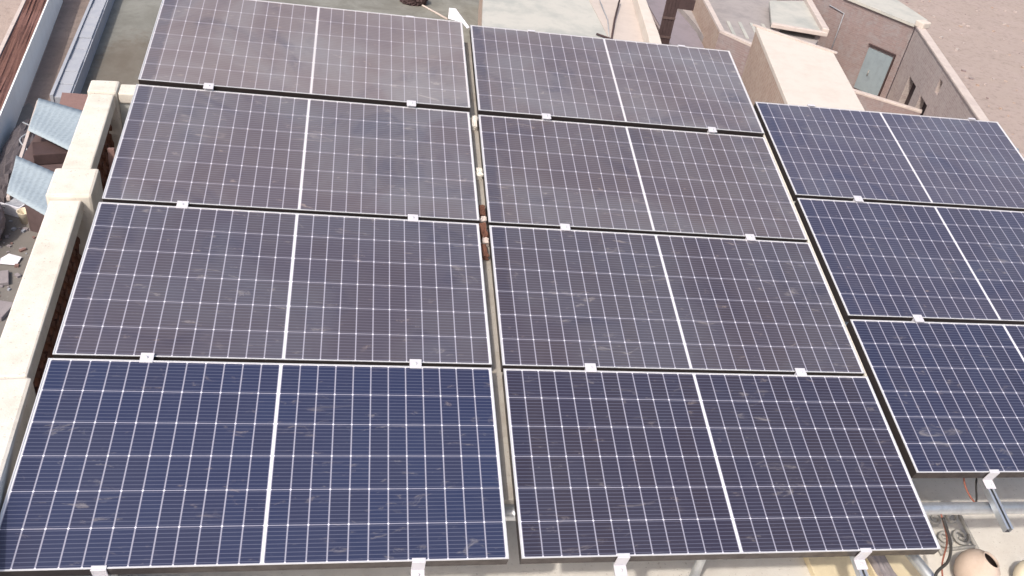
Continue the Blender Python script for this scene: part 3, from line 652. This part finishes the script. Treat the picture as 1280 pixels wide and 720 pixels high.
# courtyard house with grey-blue door
h4 = thing('courtyard_house', 'dull brick courtyard house with a grey-blue door', 'house', (24, 38, GZ))
def r4(p): return [(x-24, y-38) for x, y in p]
dA, dB = Vector((20.3, 44.82)), Vector((25.53, 36.80)); dd = (dB-dA).normalized(); dn = Vector((dd.y, -dd.x)); dn = dn if dn.dot(Vector((-1, -1))) > 0 else -dn
def fw(s_, o_=0.0): v = dA+dd*s_+dn*o_; return (v.x-24, v.y-38)
s0 = (Vector((23.62, 39.69))-dA).length; Ld = (dB-dA).length
q = MB(); q.prism([fw(0), fw(Ld), (26.5-24, 37.7-38), (26.3-24, 41-38), (26-24, 50-38), (20.3-24, 50-38)], 0, ZR-.14-GZ); q.build('wall', M['dull_brick'], h4)
q = MB(); q.prism([fw(s0-.6, .12), fw(Ld, .12), (26.65-24, 37.65-38), (26.4-24, 41-38), (26.1-24, 50-38), (23.2-24, 50-38)], ZR-.137-GZ, ZR-GZ); q.build('roof', M['green_roof'], h4)
q = MB(); q.prism([fw(s0+1.63, .003), fw(s0+3.06, .003), fw(s0+3.06, .07), fw(s0+1.63, .07)], GZ*0+.35, 2.52); dr = q.build('door', M['door'], h4)
q = MB()
for a, e in ((3.065, 3.13),): q.prism([fw(s0+a, .003), fw(s0+e, .003), fw(s0+e, .12), fw(s0+a, .12)], .0, 2.66)
q.prism([fw(s0+1.57, .003), fw(s0+3.12, .003), fw(s0+3.12, .125), fw(s0+1.57, .125)], 2.665, 2.72); q.build('door_frame', M['wood_dark'], h4)
q = MB(); v = fw(s0+2.1, .10); q.tube([(v[0], v[1], 1.2), (v[0], v[1], 1.5)], .03, 8); q.build('handle', M['iron'], dr)
q = MB(); a, e = fw(s0-.35, .05), fw(s0-.35, .05); q.tube([(a[0], a[1], 1.2), (a[0], a[1], 3.6), (*fw(s0-1.3, .05), 3.7)], .028, 8); q.build('drain_pipe', M['block'], h4)
q = MB(); q.box((*fw(Ld+.35, .05), ZR-GZ+.12), (.6, .5, .3), rz=.4); q.build('corner_stone', M['box_roof'], h4, bevel=.05)
# courtyard side wall with openings
cw = thing('courtyard_wall', 'grey pink side wall with a small window and dark openings', 'wall', (24, 31, GZ))
wA, wB = Vector((25.50, 36.66)), Vector((21.8, 23.5)); e_ = (wB-wA).normalized(); en = Vector((e_.y, -e_.x)); en = en if en.x < 0 else -en; Lw = (wB-wA).length
def wv(s_, o_, z_): v = wA+e_*s_+en*o_; return Vector((v.x-24, v.y-31, z_-GZ))
def slab(q, s0_, s1_, z0_, z1_, o0=-.3, o1=0.0, mi=0):
    p = [wv(s0_, o0, z0_), wv(s1_, o0, z0_), wv(s1_, o1, z0_), wv(s0_, o1, z0_)]
    return q.prism([(v.x, v.y) for v in p], z0_-GZ, z1_-GZ, mi)
q = MB()
holes = [(1.9, 3.3, GZ, -9.35), (4.3, 5.6, GZ, -9.35), (5.75, 6.2, -8.6, -8.0)]
s_ = 0
for (a, e, z0_, z1_) in holes:
    slab(q, s_, a, GZ, ZR-.12)
    slab(q, a, e, z1_, ZR-.12)
    if z0_ > GZ: slab(q, a, e, GZ, z0_)
    s_ = e
slab(q, s_, Lw, GZ, ZR-.12); q.build('brick_face', M['pale_brick'], cw)
q = MB(); slab(q, -.02, Lw+.02, ZR-.117, ZR, -.36, .05); q.build('coping', M['pale_coping'], cw, bevel=.03)
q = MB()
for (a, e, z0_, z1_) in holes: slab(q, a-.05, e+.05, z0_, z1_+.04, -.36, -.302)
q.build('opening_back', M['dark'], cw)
# low front wall of the courtyard
lw = thing('low_wall', 'low brick wall with pale top closing the courtyard front', 'wall', (23, 32.8, GZ))
q = MB(); pl = [(20.6-23, 34.5-32.8), (24.35-23, 32.0-32.8), (24.2-23, 31.75-32.8), (20.5-23, 34.2-32.8)]
q.prism(pl, 0, -9.95-GZ); q.build('wall', M['dull_brick'], lw); q = MB(); q.prism(grow(pl, .01), -9.947-GZ, -9.843-GZ); q.build('coping', M['pale_coping'], lw, bevel=.02)
